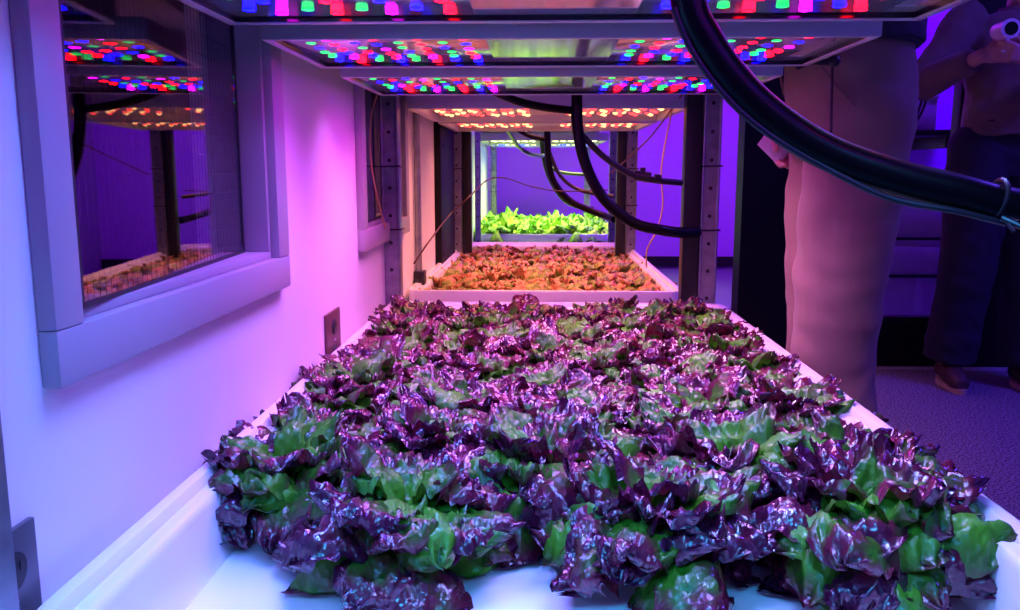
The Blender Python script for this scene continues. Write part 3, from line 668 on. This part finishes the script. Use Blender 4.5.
# ------------------------------------------------------------------ lettuce
def lettuce_mesh(seed, nl=52, R0=.126, nu=22, nv=18, hgt=1.0, tintb=0.):
    rnd = random.Random(seed); V = []; F = []; T = []
    off = Vector((seed*7.3, seed*3.1, seed*1.7))
    for i in range(nl):
        f = i/(nl-1)                                   # 0 outer .. 1 heart
        az = i*2.39996+rnd.uniform(-.3,.3)
        L = R0*(1.15-.42*f)*rnd.uniform(.88,1.12); Wd = L*rnd.uniform(.52,.80)
        el0 = R(50+34*f+rnd.uniform(-12,12)); droop = R(rnd.uniform(84,145)*(1-.15*f))
        if f < .15: el0 -= R(10)
        tw = rnd.uniform(-.8,.8); tb = rnd.uniform(-.46,.34)+tintb+(.22 if f < .25 else 0)
        ph = [rnd.uniform(0,6.28) for _ in range(4)]; fr = rnd.uniform(2.0,3.4)
        base = len(V); ca, sa = math.cos(az), math.sin(az)
        p = Vector((.010*(1-f), 0, .014+.010*f)); mid = []; prev = 0
        for u in range(nu+1):
            t = 1-(1-u/nu)**1.35; ang = el0 - droop*(t**1.35)
            p = p+Vector((math.cos(ang),0,math.sin(ang)))*L*(t-prev); prev = t
            mid.append((p.copy(), ang, t))
        for u in range(nu+1):
            c, a, t = mid[u]
            w = Wd*(.16+.84*math.sin(min(1,t/.66)*PI*.5)**1.3)*(1 if t < .60 else math.sqrt(max(.0008,1-((t-.60)/.4005)**2)))
            nrm = Vector((-math.sin(a),0,math.cos(a))); tg = Vector((math.cos(a),0,math.sin(a)))
            for v in range(nv+1):
                s = v/nv*2-1; e = abs(s)
                edge = max(e**2.5, max(0,(t-.72)/.28)**2)            # 1 on the margin, 0 in the blade
                q = c + Vector((0,1,0))*s*w*.5*(1-.12*e)
                cup = (-.34+.40*f+.3*tb)*w*e**2
                al = t*7+s*3.2
                ruf = min(1,t*1.4)*edge*(.0070*math.sin(fr*al+ph[0])+.0035*math.sin(fr*2.3*al+ph[1]))
                P = Vector((t*L, s*w*.5, i*.37))
                bl = noise.noise(P*24+off)*.014*min(1,t*2)+(.5-abs(noise.noise(P*60+off)))*.019*min(1,t*2)*(1-.35*edge)-.004
                bl -= .003*math.exp(-(e/.09)**2)*(1-t)
                q = q + nrm*(cup+ruf+bl) + tg*ruf*.5 + Vector((0,1,0))*tw*.03*t*t
                x, y, z = q
                V.append((x*ca-y*sa, x*sa+y*ca, max(.003+.002*e, z*hgt)))
                T.append(min(1, max(0, .24+.36*t**1.2+.26*edge+tb*.75)))
        for u in range(nu):
            for v in range(nv):
                k = base+u*(nv+1)+v; F.append((k,k+1,k+nv+2,k+nv+1))
    me = bpy.data.meshes.new('leaves'); me.from_pydata(V, [], F)
    at = me.attributes.new('tint', 'FLOAT', 'POINT'); at.data.foreach_set('value', T)
    me.polygons.foreach_set('use_smooth', [True]*len(F)); me.update(); return me
protos = []
for k in range(7):
    me = lettuce_mesh(k+1); me.materials.append(M['leaf']); protos.append(me)
sb = MB(); sb.tube([(0,0,.0),(0,0,.012),(0,0,.04)], [.016,.015,.010], 12); stem_me = sb.mesh('stem', [M['stem']])
pb = MB(); pb.cyl((0,0,.001), .024, .006, 'z', 20); plug_me = pb.mesh('growing_plug', [M['plug']])
ORD = ['front','second','third','fourth','fifth','sixth','seventh','eighth','ninth','tenth']
COLN = ['first','second','third','fourth','fifth','sixth']
rows = [(.965,[-.140,.120,.375]), (1.075,[-.300,.0,.245]),]
yy = 1.075; rows = [(.905,[-.152,.122,.366]), (1.040,[-.322,-.005,.240,.405])]
k = 0
for y in (1.19,1.325,1.46,1.595,1.73,1.865,1.995,2.125,2.225):
    rows.append((y, [-.332,-.165,.015,.205,.392] if k%2==0 else [-.318,-.095,.095,.275,.418])); k += 1
ORD += ['eleventh']
n = 0
for ri,(y,xs) in enumerate(rows):
    for ci,x in enumerate(xs):
        ff = .0 if ri < 2 else 1.
        xx, yy_ = x+random.uniform(-.012,.012)*ff, y+random.uniform(-.015,.015)*ff
        if ri == 1 and ci == 0: yy_ -= .015
        lab = 'purple and green lettuce head, %s from the wall in the %s row of nearest bed' % (COLN[ci], ORD[ri])
        if ri == 0: lab = ('glossy purple lettuce head at the front edge, left of the bare gap','glossy purple lettuce head at the front edge, right of the bare gap','dark purple lettuce head at the right front corner of the tray')[ci]
        if ri == 1 and ci == 0: lab = 'green hearted purple lettuce head at the left front corner beside the tray wall'
        h = thing('lettuce_head', lab, 'lettuce', (xx,yy_,rz1+.0005), random.uniform(0,6.28), 'purple and green lettuces in the front tray')
        s = random.uniform(.95,1.10)*(1.07 if ri < 2 else 1.0)
        lv = link('leaves', protos[n%7], h); lv.scale = (s, s, s*(1.28 if ri<2 else 1.12))
        link('stem', stem_me, h); link('growing_plug', plug_me, h)
        n += 1
small = []
for k in range(4):
    me = lettuce_mesh(k+31, 20, .092, 11, 10, 1.0); me.materials.append(M['leaf2']); small.append(me)
n = 0
for j in range(13):
    for i in range(6):
        x = -.355+.148*i+(.02 if j%2 else -.015)+random.uniform(-.012,.012); y = 2.79+.138*j+random.uniform(-.015,.015)
        o = link('lettuce_head', small[n%4], None, (x,y,rz2), 'small bronze and green lettuce head packed in the orange lit middle tray', 'lettuce', 'orange lit lettuces in the middle tray')
        o.rotation_euler.z = random.uniform(0,6.28); s = random.uniform(.9,1.12); o.scale = (s,s,s*1.12); n += 1
gr = []
for k in range(4):
    me = lettuce_mesh(k+61, 20, .105, 9, 8, 1.15); me.materials.append(M['leaf3']); gr.append(me)
for j in range(9):
    for i in range(6):
        x = -.355+.146*i+(.015 if j%2 else -.015)+random.uniform(-.012,.012); y = 5.535+.148*j+random.uniform(-.015,.015)
        o = link('lettuce_head', gr[n%4], None, (x,y,rz3), 'bright green lettuce head packed in the farthest tray', 'lettuce', 'green lettuces in the farthest tray')
        o.rotation_euler.z = random.uniform(0,6.28); s = random.uniform(1.0,1.2); o.scale = (s*1.25,s*1.25,s*1.55); n += 1

# ------------------------------------------------------------------ camera and view
cam = bpy.data.cameras.new('camera'); co = bpy.data.objects.new('camera', cam); COL.objects.link(co)
cam.sensor_width = 36; cam.lens = 36*840/1020; cam.clip_start = .02
co.location = (0,0,.85); co.rotation_euler = (PI/2-math.atan(133/840), 0, math.atan(31/840))
sc.camera = co
w = bpy.data.worlds.new('world'); sc.world = w; w.use_nodes = True
w.node_tree.nodes['Background'].inputs['Color'].default_value = (.10,.03,.5,1); w.node_tree.nodes['Background'].inputs['Strength'].default_value = .05
sc.view_settings.view_transform = 'Standard'; sc.view_settings.look = 'None'; sc.view_settings.gamma = 1; sc.view_settings.use_curve_mapping = False
sc.view_settings.exposure = 0.0
